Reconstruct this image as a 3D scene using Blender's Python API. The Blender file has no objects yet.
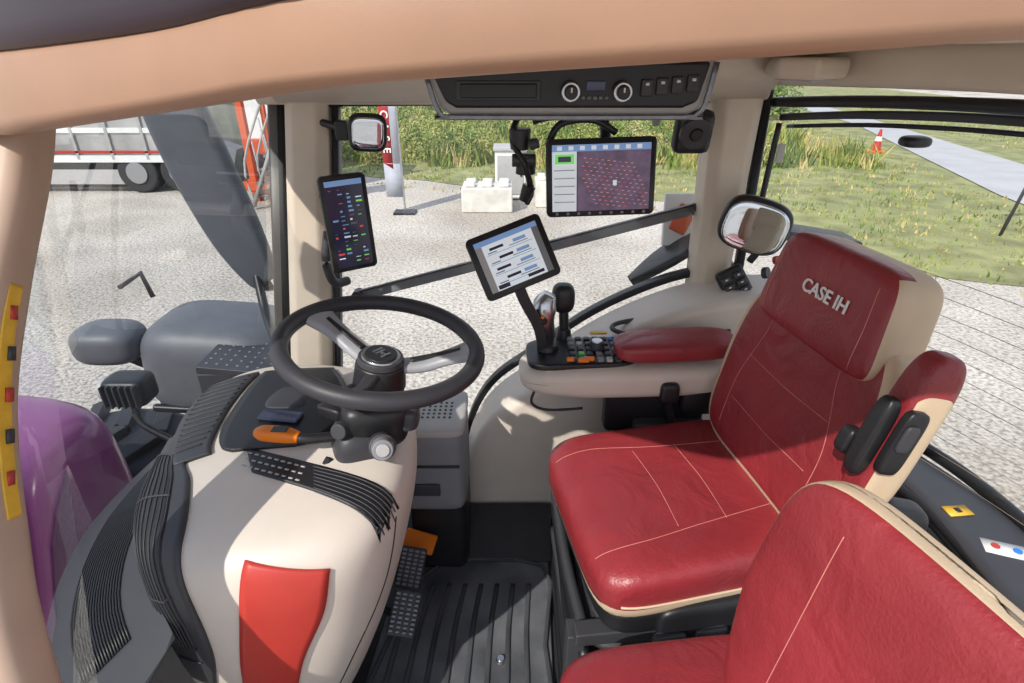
import bpy, bmesh, math, random
from mathutils import Vector, Matrix, Euler
from mathutils.bvhtree import BVHTree
random.seed(7)
COL = bpy.context.scene.collection
V = Vector

# ------------------------------------------------------------------ materials
def lin(c):
    out = []
    for x in c:
        x /= 255.0
        out.append(x / 12.92 if x <= .04045 else ((x + .055) / 1.055) ** 2.4)
    return out

def M(name, rgb, rough=.5, metal=0, var=.06, scale=15, bump=0, bscale=250, coat=0, es=0, spec=.5, crease=0):
    m = bpy.data.materials.new(name)
    m.use_nodes = True
    nt = m.node_tree
    b = nt.nodes['Principled BSDF']
    c = lin(rgb)
    tc = nt.nodes.new('ShaderNodeTexCoord')
    nz = nt.nodes.new('ShaderNodeTexNoise')
    nz.inputs['Scale'].default_value = scale
    nz.inputs['Detail'].default_value = 5
    nt.links.new(tc.outputs['Object'], nz.inputs['Vector'])
    cr = nt.nodes.new('ShaderNodeValToRGB')
    cr.color_ramp.elements[0].position = .3
    cr.color_ramp.elements[1].position = .7
    cr.color_ramp.elements[0].color = [max(0, x * (1 - var)) for x in c] + [1]
    cr.color_ramp.elements[1].color = [min(1, x * (1 + var)) for x in c] + [1]
    nt.links.new(nz.outputs['Fac'], cr.inputs['Fac'])
    nt.links.new(cr.outputs['Color'], b.inputs['Base Color'])
    b.inputs['Roughness'].default_value = rough
    b.inputs['Metallic'].default_value = metal
    b.inputs['Specular IOR Level'].default_value = spec
    b.inputs['Coat Weight'].default_value = coat
    if es:
        nt.links.new(cr.outputs['Color'], b.inputs['Emission Color'])
        b.inputs['Emission Strength'].default_value = es
    if bump:
        n2 = nt.nodes.new('ShaderNodeTexNoise')
        n2.inputs['Scale'].default_value = bscale
        n2.inputs['Detail'].default_value = 3
        nt.links.new(tc.outputs['Object'], n2.inputs['Vector'])
        bp = nt.nodes.new('ShaderNodeBump')
        bp.inputs['Strength'].default_value = bump
        bp.inputs['Distance'].default_value = .002
        nt.links.new(n2.outputs['Fac'], bp.inputs['Height'])
        last = bp
        if crease:
            n3 = nt.nodes.new('ShaderNodeTexNoise')
            n3.inputs['Scale'].default_value = 9; n3.inputs['Detail'].default_value = 2; n3.inputs['Distortion'].default_value = 1.2
            nt.links.new(tc.outputs['Object'], n3.inputs['Vector'])
            b2 = nt.nodes.new('ShaderNodeBump'); b2.inputs['Strength'].default_value = crease; b2.inputs['Distance'].default_value = .02
            nt.links.new(n3.outputs['Fac'], b2.inputs['Height']); nt.links.new(bp.outputs['Normal'], b2.inputs['Normal'])
            last = b2
        nt.links.new(last.outputs['Normal'], b.inputs['Normal'])
    return m

def glass(name, tint, fac):
    m = bpy.data.materials.new(name)
    m.use_nodes = True
    nt = m.node_tree
    nt.nodes.clear()
    o = nt.nodes.new('ShaderNodeOutputMaterial')
    t = nt.nodes.new('ShaderNodeBsdfTransparent')
    t.inputs['Color'].default_value = (*tint, 1)
    g = nt.nodes.new('ShaderNodeBsdfGlossy')
    g.inputs['Roughness'].default_value = .01
    mx = nt.nodes.new('ShaderNodeMixShader')
    mx.inputs[0].default_value = fac
    nt.links.new(t.outputs[0], mx.inputs[1])
    nt.links.new(g.outputs[0], mx.inputs[2])
    nt.links.new(mx.outputs[0], o.inputs['Surface'])
    return m

RED = M('red_leather', (138, 44, 50), .38, var=.14, scale=6, bump=.5, bscale=200, spec=.5, crease=.35)
CREAM = M('cream_leather', (200, 178, 150), .5, var=.05, bump=.3, bscale=300)
CREAMP = M('cream_plastic', (206, 195, 183), .42, var=.03, bump=.1, bscale=500)
TRIM = M('beige_trim', (204, 190, 172), .55, var=.04, bump=.1, bscale=400)
TAN = M('tan_header', (158, 122, 98), .5, var=.05, bump=.05, bscale=400)
BLACK = M('black_plastic', (28, 28, 31), .42, var=.15, bump=.1, bscale=600)
DKGREY = M('dark_grey_plastic', (56, 56, 60), .5, var=.08, bump=.1, bscale=600)
GREY = M('grey_plastic', (124, 125, 130), .5, var=.05, bump=.1, bscale=600)
LGREY = M('light_grey_plastic', (170, 168, 166), .5, var=.05)
RUBBER = M('rubber', (44, 44, 48), .6, var=.2, scale=9, bump=.4, bscale=150)
WHEELR = M('wheel_leather', (50, 50, 55), .5, var=.08, bump=.15, bscale=400)
SILVER = M('silver', (190, 192, 196), .28, 1, var=.03)
STEEL = M('brushed_steel', (128, 130, 136), .38, .9, var=.1, scale=60)
ORANGE = M('orange_plastic', (226, 120, 20), .4, var=.04)
REDP = M('red_plastic', (180, 54, 44), .45, var=.05, coat=.1)
WHITE = M('white_paint', (225, 225, 222), .5, var=.04)
LINE = M('label_white', (225, 225, 225), .6, var=.02)
YEL = M('yellow_label', (220, 174, 50), .5, var=.12, scale=60)
BLUE = M('blue_button', (40, 120, 200), .4)
GREEN = M('green_button', (90, 190, 60), .4)
STITCH = M('stitching', (192, 120, 110), .6, var=.1)
SCREEN = M('screen_dark', (30, 32, 50), .12, var=.15, scale=8, es=.7)
SCRW = M('screen_white', (206, 214, 220), .3, es=.45, var=.02)
SCRB = M('screen_blue', (110, 140, 185), .3, es=.5)
SCRP = M('screen_field', (80, 62, 84), .25, es=.7, var=.3, scale=40)
SCRO = M('screen_orange', (206, 128, 96), .3, es=.6)
SCRR = M('screen_red', (196, 70, 70), .3, es=.6)
SCRG = M('screen_green', (110, 200, 90), .3, es=.6)
MIRROR = M('mirror_glass', (205, 212, 220), .03, 1, var=0)
HOOD = M('hood_with_glass_cast', (142, 70, 124), .3, var=.12, scale=3, coat=.5)  # red hood; purple cast of the tinted windscreen mixed into its colour
GLASS = glass('window_glass', (.97, .985, .98), .05)
WGLASS = glass('windscreen_glass', (.90, .94, .96), .19)

# ------------------------------------------------------------------ helpers
def G(name):
    e = bpy.data.objects.new(name, None)
    COL.objects.link(e)
    return e

def mk(name, verts, faces, mat, p=None, smooth=True, bevel=0, sub=0, solid=0, seg=2):
    me = bpy.data.meshes.new(name)
    me.from_pydata([tuple(v) for v in verts], [], faces)
    bm = bmesh.new(); bm.from_mesh(me)
    bmesh.ops.recalc_face_normals(bm, faces=bm.faces)
    bm.to_mesh(me); bm.free()
    mats = mat if isinstance(mat, (list, tuple)) else [mat]
    for m in mats: me.materials.append(m)
    ob = bpy.data.objects.new(name, me)
    COL.objects.link(ob)
    if smooth:
        for f in me.polygons: f.use_smooth = True
    if p: ob.parent = p
    if solid:
        s = ob.modifiers.new('s', 'SOLIDIFY'); s.thickness = solid; s.offset = 0
    if bevel:
        b = ob.modifiers.new('b', 'BEVEL'); b.width = bevel; b.segments = seg; b.limit_method = 'ANGLE'
        b.angle_limit = math.radians(35)
        w = ob.modifiers.new('w', 'WEIGHTED_NORMAL'); w.keep_sharp = False
    if sub:
        s = ob.modifiers.new('u', 'SUBSURF'); s.levels = sub; s.render_levels = sub
    return ob

def R3(rot):
    return Euler([math.radians(a) for a in rot], 'XYZ').to_matrix()

def box(name, c, s, mat, p=None, rot=(0, 0, 0), bevel=.004, seg=2):
    r = R3(rot); c = V(c)
    vs = [c + r @ V((x * s[0] / 2, y * s[1] / 2, z * s[2] / 2)) for x in (-1, 1) for y in (-1, 1) for z in (-1, 1)]
    fs = [(0, 1, 3, 2), (4, 6, 7, 5), (0, 4, 5, 1), (2, 3, 7, 6), (0, 2, 6, 4), (1, 5, 7, 3)]
    return mk(name, vs, fs, mat, p, bevel=min(bevel, min(s) * .45), seg=seg)

def cyl(name, a, b, r0, r1, mat, p=None, n=28, bevel=0):
    a = V(a); b = V(b); t = (b - a).normalized()
    s = t.orthogonal().normalized(); u = t.cross(s)
    vs = []
    for c, r in ((a, r0), (b, r1)):
        for i in range(n):
            an = 2 * math.pi * i / n
            vs.append(c + s * math.cos(an) * r + u * math.sin(an) * r)
    fs = [(i, (i + 1) % n, n + (i + 1) % n, n + i) for i in range(n)]
    fs += [tuple(range(n))[::-1], tuple(range(n, 2 * n))]
    return mk(name, vs, fs, mat, p, bevel=bevel or min(r0, r1, (b - a).length) * .12, seg=2)

def catmull(pts, k=6, cyclic=False):
    pts = [list(q) for q in pts]
    n = len(pts); out = []
    segs = n if cyclic else n - 1
    for i in range(segs):
        g = lambda j: pts[j % n] if cyclic else pts[max(0, min(n - 1, j))]
        p0, p1, p2, p3 = g(i - 1), g(i), g(i + 1), g(i + 2)
        for j in range(k):
            t = j / k
            out.append([.5 * (2 * b + (c - a) * t + (2 * a - 5 * b + 4 * c - d) * t * t + (3 * b - a - 3 * c + d) * t ** 3)
                        for a, b, c, d in zip(p0, p1, p2, p3)])
    if not cyclic: out.append(pts[-1])
    return out

def circ(r, n=12):
    return [(r * math.cos(2 * math.pi * i / n), r * math.sin(2 * math.pi * i / n)) for i in range(n)]

def rrect(w, h, r, n=4):
    out = []
    for cx, cy, a0 in ((w / 2 - r, h / 2 - r, 0), (-w / 2 + r, h / 2 - r, 90), (-w / 2 + r, -h / 2 + r, 180), (w / 2 - r, -h / 2 + r, 270)):
        for i in range(n + 1):
            a = math.radians(a0 + 90 * i / n)
            out.append((cx + r * math.cos(a), cy + r * math.sin(a)))
    return out

def sweep(name, pts, prof, mat, p=None, up=(0, 0, 1), cyclic=False, k=6, caps=True):
    """pts: (x,y,z) or (x,y,z,scale_side,scale_up)"""
    c = catmull(pts, k, cyclic) if k > 1 else [list(q) for q in pts]
    n = len(c); m = len(prof); vs = []
    up = V(up)
    for i, q in enumerate(c):
        a = V(c[(i - 1) % n][:3]) if (cyclic or i > 0) else V(q[:3])
        b = V(c[(i + 1) % n][:3]) if (cyclic or i < n - 1) else V(q[:3])
        t = (b - a).normalized()
        s = t.cross(up)
        if s.length < 1e-3: s = t.orthogonal()
        s.normalize(); u = s.cross(t)
        sa = q[3] if len(q) > 3 else 1; sb = q[4] if len(q) > 4 else sa
        for x, y in prof: vs.append(V(q[:3]) + s * x * sa + u * y * sb)
    fs = []
    for i in range(n if cyclic else n - 1):
        for j in range(m):
            fs.append((i * m + j, i * m + (j + 1) % m, ((i + 1) % n) * m + (j + 1) % m, ((i + 1) % n) * m + j))
    if caps and not cyclic:
        fs.append(tuple(range(m))); fs.append(tuple(range((n - 1) * m, n * m)))
    return mk(name, vs, fs, mat, p)

def tube(name, pts, r, mat, p=None, cyclic=False, k=6, n=10):
    return sweep(name, pts, circ(r, n), mat, p, cyclic=cyclic, k=k)

def prism(name, poly, axis, a, b, mat, p=None, bevel=.006):
    vs = []
    for v in (a, b):
        for q in poly:
            q = list(q); q.insert(axis, v); vs.append(q)
    n = len(poly)
    fs = [(i, (i + 1) % n, n + (i + 1) % n, n + i) for i in range(n)] + [tuple(range(n)), tuple(range(n, 2 * n))]
    return mk(name, vs, fs, mat, p, bevel=bevel)

def qbox(name, c, s, mat, p=None, rot=(0, 0, 0), k1=5, k2=6, n=14, deform=None, matfn=None):
    """rounded super-quadric box, evenly gridded; matfn receives un-rounded cube coordinates"""
    bm = bmesh.new()
    bmesh.ops.create_cube(bm, size=2)
    bmesh.ops.subdivide_edges(bm, edges=bm.edges[:], cuts=n - 1, use_grid_fill=True)
    r = R3(rot); c = V(c)
    if matfn:
        for f in bm.faces: f.material_index = matfn(f.calc_center_median())
    for v in bm.verts:
        x, y, z = v.co
        m = ((abs(x) ** k2 + abs(y) ** k2) ** (k1 / k2) + abs(z) ** k1) ** (1 / k1)
        l = V((x / m, y / m, z / m))
        if deform: l = deform(l)
        v.co = c + r @ V((l.x * s[0] / 2, l.y * s[1] / 2, l.z * s[2] / 2))
    for f in bm.faces: f.smooth = True
    me = bpy.data.meshes.new(name); bm.to_mesh(me); bm.free()
    for m in (mat if isinstance(mat, (list, tuple)) else [mat]): me.materials.append(m)
    ob = bpy.data.objects.new(name, me); COL.objects.link(ob)
    if p: ob.parent = p
    return ob

def bvh(ob):
    dg = bpy.context.evaluated_depsgraph_get(); dg.update()
    return BVHTree.FromObject(ob, dg)

def cast(b, P, d, off):
    d = V(d).normalized()
    h = b.ray_cast(V(P) - d * .3, d)
    if h[0] is None:
        h = b.find_nearest(V(P))
    nrm = h[1]
    if nrm.dot(d) > 0: nrm = -nrm
    return h[0] + nrm * off

def drape(name, b, pairs, d, mat, p, nu=8, nv=10, off=.003, thick=.003, k=None):
    rows = catmull([list(a) + list(c) for a, c in pairs], nu)
    vs = []
    for r in rows:
        A = V(r[:3]); B = V(r[3:])
        for j in range(nv + 1):
            P = A.lerp(B, j / nv)
            dd = d(P) if callable(d) else d
            vs.append(cast(b, P, dd, off))
    m = nv + 1
    fs = [(i * m + j, i * m + j + 1, (i + 1) * m + j + 1, (i + 1) * m + j) for i in range(len(rows) - 1) for j in range(nv)]
    return mk(name, vs, fs, mat, p, solid=thick)

def drape_line(name, b, pts, d, r, mat, p, k=10, off=.0):
    c = catmull(pts, k)
    q = [cast(b, P, d(V(P)) if callable(d) else d, off) for P in c]
    return tube(name, q, r, mat, p, k=1, n=6)

def text(name, s, size, loc, ux, uy, mat, p, ext=.0008):
    cu = bpy.data.curves.new(name, 'FONT'); cu.body = s; cu.size = size; cu.extrude = ext; cu.offset = size * .018
    cu.align_x = 'CENTER'; cu.align_y = 'CENTER'
    ob = bpy.data.objects.new(name, cu); COL.objects.link(ob)
    ux = V(ux).normalized(); uy = V(uy); uy = (uy - ux * uy.dot(ux)).normalized(); uz = ux.cross(uy)
    m = Matrix((ux, uy, uz)).transposed().to_4x4(); m.translation = V(loc)
    ob.matrix_world = m; cu.materials.append(mat)
    if p: ob.parent = p
    return ob

def quadon(name, O, ux, uy, uz, r, mat, p, lift):
    u0, v0, u1, v1 = r
    vs = [V(O) + ux * u + uy * v + uz * lift for u, v in ((u0, v0), (u1, v0), (u1, v1), (u0, v1))]
    return mk(name, vs, [(0, 1, 2, 3)], mat, p, smooth=False)

def device(name, c, ux, uy, w, h, t, rects, bez=.012, screen=None, shell=None):
    g = G(name)
    ux = V(ux).normalized(); uy = V(uy); uy = (uy - ux * uy.dot(ux)).normalized(); uz = ux.cross(uy)
    c = V(c)
    pr = rrect(w, h, .012)
    n = len(pr); vs = []
    for z, sc in ((-t, .92), (-t * .6, 1), (-.002, 1), (0, .985)):
        for x, y in pr: vs.append(c + ux * x * sc + uy * y * sc + uz * z)
    fs = []
    for i in range(3):
        for j in range(n): fs.append((i * n + j, i * n + (j + 1) % n, (i + 1) * n + (j + 1) % n, (i + 1) * n + j))
    fs += [tuple(range(n)), tuple(range(3 * n, 4 * n))]
    mk('housing', vs, fs, shell or BLACK, g)
    O = c - ux * (w / 2 - bez) - uy * (h / 2 - bez)
    U = ux * (w - 2 * bez); W = uy * (h - 2 * bez)
    quadon('screen', O, U, W, uz, (0, 0, 1, 1), screen or SCREEN, g, .0012)
    for i, (r, m) in enumerate(rects):
        quadon('screen_area_%d' % i, O, U, W, uz, r, m, g, .0018 + .00002 * i)
    return g, ux, uy, uz

# ================================================================== EXTERIOR
GZ = -1.25
def ground_mat():
    m = bpy.data.materials.new('gravel'); m.use_nodes = True
    nt = m.node_tree; b = nt.nodes['Principled BSDF']; b.inputs['Roughness'].default_value = .95
    tc = nt.nodes.new('ShaderNodeTexCoord')
    def noise(s, d):
        n = nt.nodes.new('ShaderNodeTexNoise'); n.inputs['Scale'].default_value = s; n.inputs['Detail'].default_value = d
        nt.links.new(tc.outputs['Object'], n.inputs['Vector']); return n
    a = noise(.55, 8); c = noise(24, 6)
    vo = nt.nodes.new('ShaderNodeTexVoronoi'); vo.inputs['Scale'].default_value = 30
    nt.links.new(tc.outputs['Object'], vo.inputs['Vector'])
    r1 = nt.nodes.new('ShaderNodeValToRGB')
    r1.color_ramp.elements[0].position = .35; r1.color_ramp.elements[0].color = (*lin((176, 166, 153)), 1)
    r1.color_ramp.elements[1].position = .62; r1.color_ramp.elements[1].color = (*lin((208, 199, 187)), 1)
    nt.links.new(a.outputs['Fac'], r1.inputs['Fac'])
    r2 = nt.nodes.new('ShaderNodeValToRGB')
    r2.color_ramp.elements[0].position = .36; r2.color_ramp.elements[0].color = (.45, .43, .41, 1)
    r2.color_ramp.elements[1].position = .56; r2.color_ramp.elements[1].color = (1.05, 1.05, 1.05, 1)
    nt.links.new(c.outputs['Fac'], r2.inputs['Fac'])
    mx = nt.nodes.new('ShaderNodeMix'); mx.data_type = 'RGBA'; mx.blend_type = 'MULTIPLY'
    mx.inputs[0].default_value = .8
    nt.links.new(r1.outputs['Color'], mx.inputs[6]); nt.links.new(r2.outputs['Color'], mx.inputs[7])
    nt.links.new(mx.outputs[2], b.inputs['Base Color'])
    bp = nt.nodes.new('ShaderNodeBump'); bp.inputs['Strength'].default_value = .45; bp.inputs['Distance'].default_value = .03
    nt.links.new(vo.outputs['Distance'], bp.inputs['Height']); nt.links.new(bp.outputs['Normal'], b.inputs['Normal'])
    return m
mk('gravel_ground', [(-60, -30, GZ), (80, -30, GZ), (80, 90, GZ), (-60, 90, GZ)], [(0, 1, 2, 3)], ground_mat(), smooth=False)

GRASSM = M('grass_soil', (138, 138, 92), .95, var=.35, scale=2.2, bump=1, bscale=20)
ROADM = M('road', (176, 174, 174), .9, var=.08, scale=1.5)
edge = [(-40, 13.5), (-8, 14.2), (-3, 13.9), (-1, 13), (1.5, 12.0), (3.6, 11.2), (4.6, 9.2), (5.3, 7.6), (6.4, 6.9), (9, 6.3), (14, 5), (30, 2)]
ed = catmull(edge, 5)
vs = [(x, y, GZ + .01) for x, y in ed] + [(x, 80, GZ + .01) for x, y in ed]
n = len(ed)
mk('grass_verge', vs, [(i, i + 1, n + i + 1, n + i) for i in range(n - 1)], GRASSM, smooth=False)
mk('road', [(8.9, 5, GZ + .03), (12.6, 5, GZ + .03), (13.6, 15.6, GZ + .03), (16, 27, GZ + .03), (22, 60, GZ + .03), (19, 60, GZ + .03), (14.2, 25, GZ + .03), (10.2, 12, GZ + .03)],
   [(0, 1, 2, 7), (7, 2, 3, 6), (6, 3, 4, 5)], ROADM, smooth=False)

def eline(x):
    for (x0, y0), (x1, y1) in zip(edge, edge[1:]):
        if x0 <= x <= x1: return y0 + (y1 - y0) * (x - x0) / (x1 - x0)
    return 14
def on_road(x, y):
    xa = 8.9 + (y - 5) * .19; return xa - .2 < x < xa + 3.9
gm = [M('blade_a', (118, 136, 64), .8, var=.3), M('blade_b', (150, 156, 84), .8, var=.3), M('blade_c', (188, 172, 118), .8, var=.3), M('blade_d', (88, 110, 54), .8, var=.3)]
def blades(name, count, region, hmin, hmax, w, clump=1, wts=(4, 4, 2, 2), soft=.25, setback=0):
    vs = []; fs = []; mi = []
    while len(fs) < count:
        x, y = region()
        if y < eline(x) + setback + random.gauss(0, soft) or on_road(x, y): continue
        h0 = random.uniform(hmin, hmax); mm = random.choices(range(4), wts)[0]
        for q in range(clump):
            bx = x + random.gauss(0, .12); by = y + random.gauss(0, .12); a = random.uniform(0, 6.28)
            h = h0 * random.uniform(.5, 1.1); ww = w * random.uniform(.6, 1.4)
            dx, dy = math.cos(a) * ww, math.sin(a) * ww
            lx, ly = random.gauss(0, .25) * h, random.gauss(0, .25) * h
            i = len(vs)
            vs += [(bx - dx, by - dy, GZ), (bx + dx, by + dy, GZ), (bx + dx * .6 + lx * .5, by + dy * .6 + ly * .5, GZ + h * .6), (bx + lx, by + ly, GZ + h)]
            fs.append((i, i + 1, i + 2, i + 3)); mi.append(mm)
    me = bpy.data.meshes.new(name); me.from_pydata(vs, [], fs)
    for m in gm: me.materials.append(m)
    me.polygons.foreach_set('material_index', mi)
    ob = bpy.data.objects.new(name, me); COL.objects.link(ob); return ob
blades('meadow_grass', 56000, lambda: (random.uniform(-7, 30), 5 + 28 * random.random() ** 1.2), .03, .13, .02, 6, (4, 5, 4, 1), .55)
blades('tall_weeds', 24000, lambda: (random.uniform(-9, 9.5), random.uniform(15, 26)), .25, .75, .03, 12, (4, 5, 4, 3), .6, 2.0)

def leafmass(name, n, nb, x0, x1, y0, y1, hh, rmin, rmax, ls, wts):
    vs = []; fs = []; mi = []
    blobs = [(random.uniform(x0, x1), random.uniform(y0, y1), random.uniform(.5, 1) * hh, random.uniform(rmin, rmax), random.choices(range(4), wts)[0]) for _ in range(nb)]
    for _ in range(n):
        bx, by, bh, br, bm_ = random.choice(blobs)
        th = random.uniform(0, 6.28); ph = math.acos(random.uniform(-.2, 1)); r = random.uniform(.6, 1.05)
        c = V((bx + br * r * math.sin(ph) * math.cos(th), by + br * r * math.sin(ph) * math.sin(th), GZ + bh * .25 + bh * .75 * r * math.cos(ph)))
        u = V((random.gauss(0, 1), random.gauss(0, 1), random.gauss(0, 1))).normalized() * ls
        w = u.orthogonal().normalized() * ls * .5
        i = len(vs); vs += [c - u, c + w, c + u, c - w]; fs.append((i, i + 1, i + 2, i + 3)); mi.append(bm_ if random.random() < .7 else random.choices(range(4), wts)[0])
    me = bpy.data.meshes.new(name); me.from_pydata(vs, [], fs)
    for m in gm: me.materials.append(m)
    me.polygons.foreach_set('material_index', mi)
    ob = bpy.data.objects.new(name, me); COL.objects.link(ob)
leafmass('hedge_bushes', 26000, 60, -8, 12, 26.5, 33, 2.4, .8, 1.8, .11, (4, 2, 0, 6))
leafmass('wild_shrubs', 64000, 230, -6, 7, 15.5, 25, .95, .25, .7, .045, (5, 5, 2, 3))

CONC = M('concrete', (208, 204, 196), .9, var=.12, scale=6, bump=.5, bscale=60)
def block(x0, y0, w, d, h):
    g = G('concrete_block')
    box('body', (x0 + w / 2, y0 + d / 2, GZ + h / 2), (w, d, h), CONC, g, bevel=.03)
    for i in range(3):
        for j in range(2):
            box('stud_%d_%d' % (i, j), (x0 + w * (i + .5) / 3, y0 + d * (j + .5) / 2, GZ + h + .035), (w * .2, d * .3, .07), CONC, g, bevel=.02)
block(-.94, 10.6, .95, .7, .46)
block(.45, 11.0, .75, .6, .5)
g = G('utility_cabinet')
box('body', (-.03, 11.9, GZ + .5), (.62, .5, .96), WHITE, g, bevel=.03)
box('lid', (-.03, 11.88, GZ + 1.0), (.68, .56, .08), LGREY, g, bevel=.02)
box('door', (-.03, 11.64, GZ + .5), (.52, .02, .75), LGREY, g)
box('handle', (.18, 11.62, GZ + .55), (.04, .03, .14), BLACK, g)
box('plinth', (-.03, 11.9, GZ + .02), (.56, .44, .1), DKGREY, g)

g = G('feather_banner')
cyl('pole', (-2.0, 10.6, GZ), (-2.0, 10.6, 1.6), .02, .012, SILVER, g)
FGR = M('flag_grey', (168, 172, 182), .8)
mk('flag_lower', [(-2.02, 10.6, -.95), (-2.32, 10.62, -.95), (-2.33, 10.65, -.35), (-2.02, 10.6, -.35)], [(0, 1, 2, 3)], FGR, g, solid=.004)
mk('flag_grey_half', [(-2.02, 10.6, -.35), (-2.15, 10.62, -.35), (-2.15, 10.63, 1.4), (-2.02, 10.6, 1.5)], [(0, 1, 2, 3)], FGR, g, solid=.004)
mk('flag_red_half', [(-2.15, 10.62, -.45), (-2.33, 10.65, -.35), (-2.34, 10.67, 1.3), (-2.15, 10.63, 1.4)], [(0, 1, 2, 3)], M('flag_red', (170, 52, 56), .8), g, solid=.004)
for i, (z, ch) in enumerate(((-.12, 'E'), (.08, 'S'), (.28, 'A'), (.48, 'C'))):
    text('lettering_%d' % i, ch, .19, (-2.24, 10.61, z), (0, 0, -1), (1, -.1, 0), WHITE, g)
box('base_plate', (-2.0, 10.6, GZ + .02), (.4, .3, .04), BLACK, g)

g = G('traffic_cone')
box('base', (10.9, 17.8, GZ + .04), (.42, .42, .05), ORANGE, g)
cyl('cone', (10.9, 17.8, GZ + .05), (10.9, 17.8, GZ + .66), .14, .03, REDP, g)
cyl('stripe', (10.9, 17.8, GZ + .33), (10.9, 17.8, GZ + .46), .102, .075, WHITE, g)
g = G('delineator_post')
sweep('post', [(8.0, 9.1, GZ, 1), (8.28, 9.2, .1, 1)], rrect(.05, .03, .008), DKGREY, g, up=(0, 1, 0), k=1)
box('bracket', (8.35, 9.2, .12), (.35, .05, .12), GREY, g, rot=(0, -20, 0))

g = G('lorry_trailer')
TW = M('trailer_side', (186, 184, 182), .35, .4, var=.3, scale=1.4)
box('side_body', (-9.75, 13.4, .85), (6.6, 2.2, 2.9), TW, g, bevel=.04)
box('stripe_upper', (-9.75, 12.28, .02), (6.6, .03, .10), WHITE, g)
box('stripe_red', (-9.75, 12.27, -.40), (6.6, .03, .05), REDP, g)
box('stripe_lower', (-9.75, 12.28, -.54), (6.6, .04, .14), WHITE, g)
for i in range(9): box('rib_%d' % i, (-12.6 + i * .72, 12.28, .75), (.06, .05, 2.6), LGREY, g)
box('chassis', (-9.75, 13.2, -.75), (6.6, .9, .2), DKGREY, g)
box('side_guard', (-9.9, 12.35, -.92), (4.0, .05, .3), LGREY, g)
for i, x in enumerate((-7.0, -7.9)):
    cyl('tyre_%d' % i, (x, 12.3, -.83), (x, 12.7, -.83), .42, .42, RUBBER, g)
    cyl('rim_%d' % i, (x, 12.27, -.83), (x, 12.32, -.83), .22, .22, SILVER, g)
box('ramp', (-6.1, 12.6, -.75), (.4, .4, .95), GREY, g, rot=(0, 20, 0))

g = G('orange_implement')
ORP = M('orange_paint', (206, 88, 48), .45, var=.1)
box('frame_post_left', (-5.15, 11.6, -.1), (.12, .14, 2.3), ORP, g)
box('frame_post_mid', (-4.85, 11.9, -.1), (.08, .1, 2.3), ORP, g)
box('frame_post_right', (-4.15, 12.4, .1), (.14, .14, 2.7), ORP, g)
box('beam_low', (-4.9, 11.7, -.95), (1.0, .4, .16), ORP, g)
box('body_panel', (-4.9, 12.9, .2), (1.3, 1, 2.2), WHITE, g)
box('body_vent', (-4.6, 12.38, .2), (.6, .04, .9), DKGREY, g)
box('body_stripe', (-4.9, 12.37, -.3), (1.3, .04, .3), ORP, g)
for i in range(7):
    box('tread_%d' % i, (-4.8 + i * .12, 11.2, -1.0 + i * .24), (.32, .6, .04), STEEL, g)
for y in (10.9, 11.5):
    nm = 'near' if y < 11 else 'far'
    sweep('stringer_' + nm, [(-4.95, y, -1.2), (-4.0, y, .7)], rrect(.05, .14, .01), LGREY, g, up=(0, 1, 0), k=1)
    tube('handrail_' + nm, [(-4.9, y, -1.2), (-4.95, y, -.35), (-4.2, y, 1.1)], .022, LGREY, g, k=4)
    for i in range(4):
        tube('baluster_%s%d' % (nm, i), [(-4.7 + i * .2, y, -.85 + i * .4), (-4.75 + i * .2, y, .0 + i * .4)], .014, LGREY, g, k=1)
cyl('wheel', (-5.3, 12.1, -.85), (-5.3, 12.4, -.85), .38, .38, RUBBER, g)

# ================================================================== TRACTOR EXTERIOR
g = G('tractor_hood')
qbox('hood_shell', (-2.34, 1.18, .28), (2.3, .62, .62), HOOD, g, k1=6, k2=8, n=18, deform=lambda l: V((l.x, l.y * (1 - .1 * max(0, l.z)), l.z - .08 * (1 - l.x) * (l.z > 0))))
box('hood_grille', (-1.9, .86, .2), (.8, .02, .25), BLACK, g)
box('hood_side_lower', (-2.2, 1.15, -.05), (2.1, .50, .2), BLACK, g, bevel=.03)
box('chassis', (-2.2, 1.1, -.40), (2.4, .4, .6), DKGREY, g)

g = G('front_wheel')
WX, WY, WZ = -1.75, 2.05, -.63
cyl('tyre', (WX, WY - .22, WZ), (WX, WY + .22, WZ), .59, .59, RUBBER, g, n=48, bevel=.05)
for i in range(24):
    a = 2 * math.pi * i / 24
    for s in (-1, 1):
        box('lug_%d_%d' % (i, s), (WX + .60 * math.cos(a), WY + s * .11, WZ + .60 * math.sin(a)), (.06, .24, .05), RUBBER, g, rot=(0, -math.degrees(a) + 90, s * 20))
cyl('rim', (WX, WY - .24, WZ), (WX, WY - .2, WZ), .34, .34, WHITE, g)
g = G('front_fender')
FG = M('fender_grey', (92, 94, 99), .5, var=.08)
qbox('fender_dome', (-1.20, 2.12, .30), (.58, .42, .42), FG, g, k1=3.5, k2=4, rot=(0, 4, 0))
box('fender_lip', (-1.20, 1.93, .15), (.50, .03, .03), BLACK, g, rot=(0, 4, 0), bevel=.01)
qbox('fender_lobe', (-1.60, 2.02, .42), (.26, .2, .16), FG, g, k1=3, k2=3)
tube('stay', [(-1.60, 2.02, .40), (-1.5, 2.05, .30), (-1.3, 2.1, .25)], .02, BLACK, g)
tube('wire_bracket', [(-1.55, 2.1, .62), (-1.45, 2.1, .68), (-1.43, 2.1, .58)], .010, BLACK, g, k=1)

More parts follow.
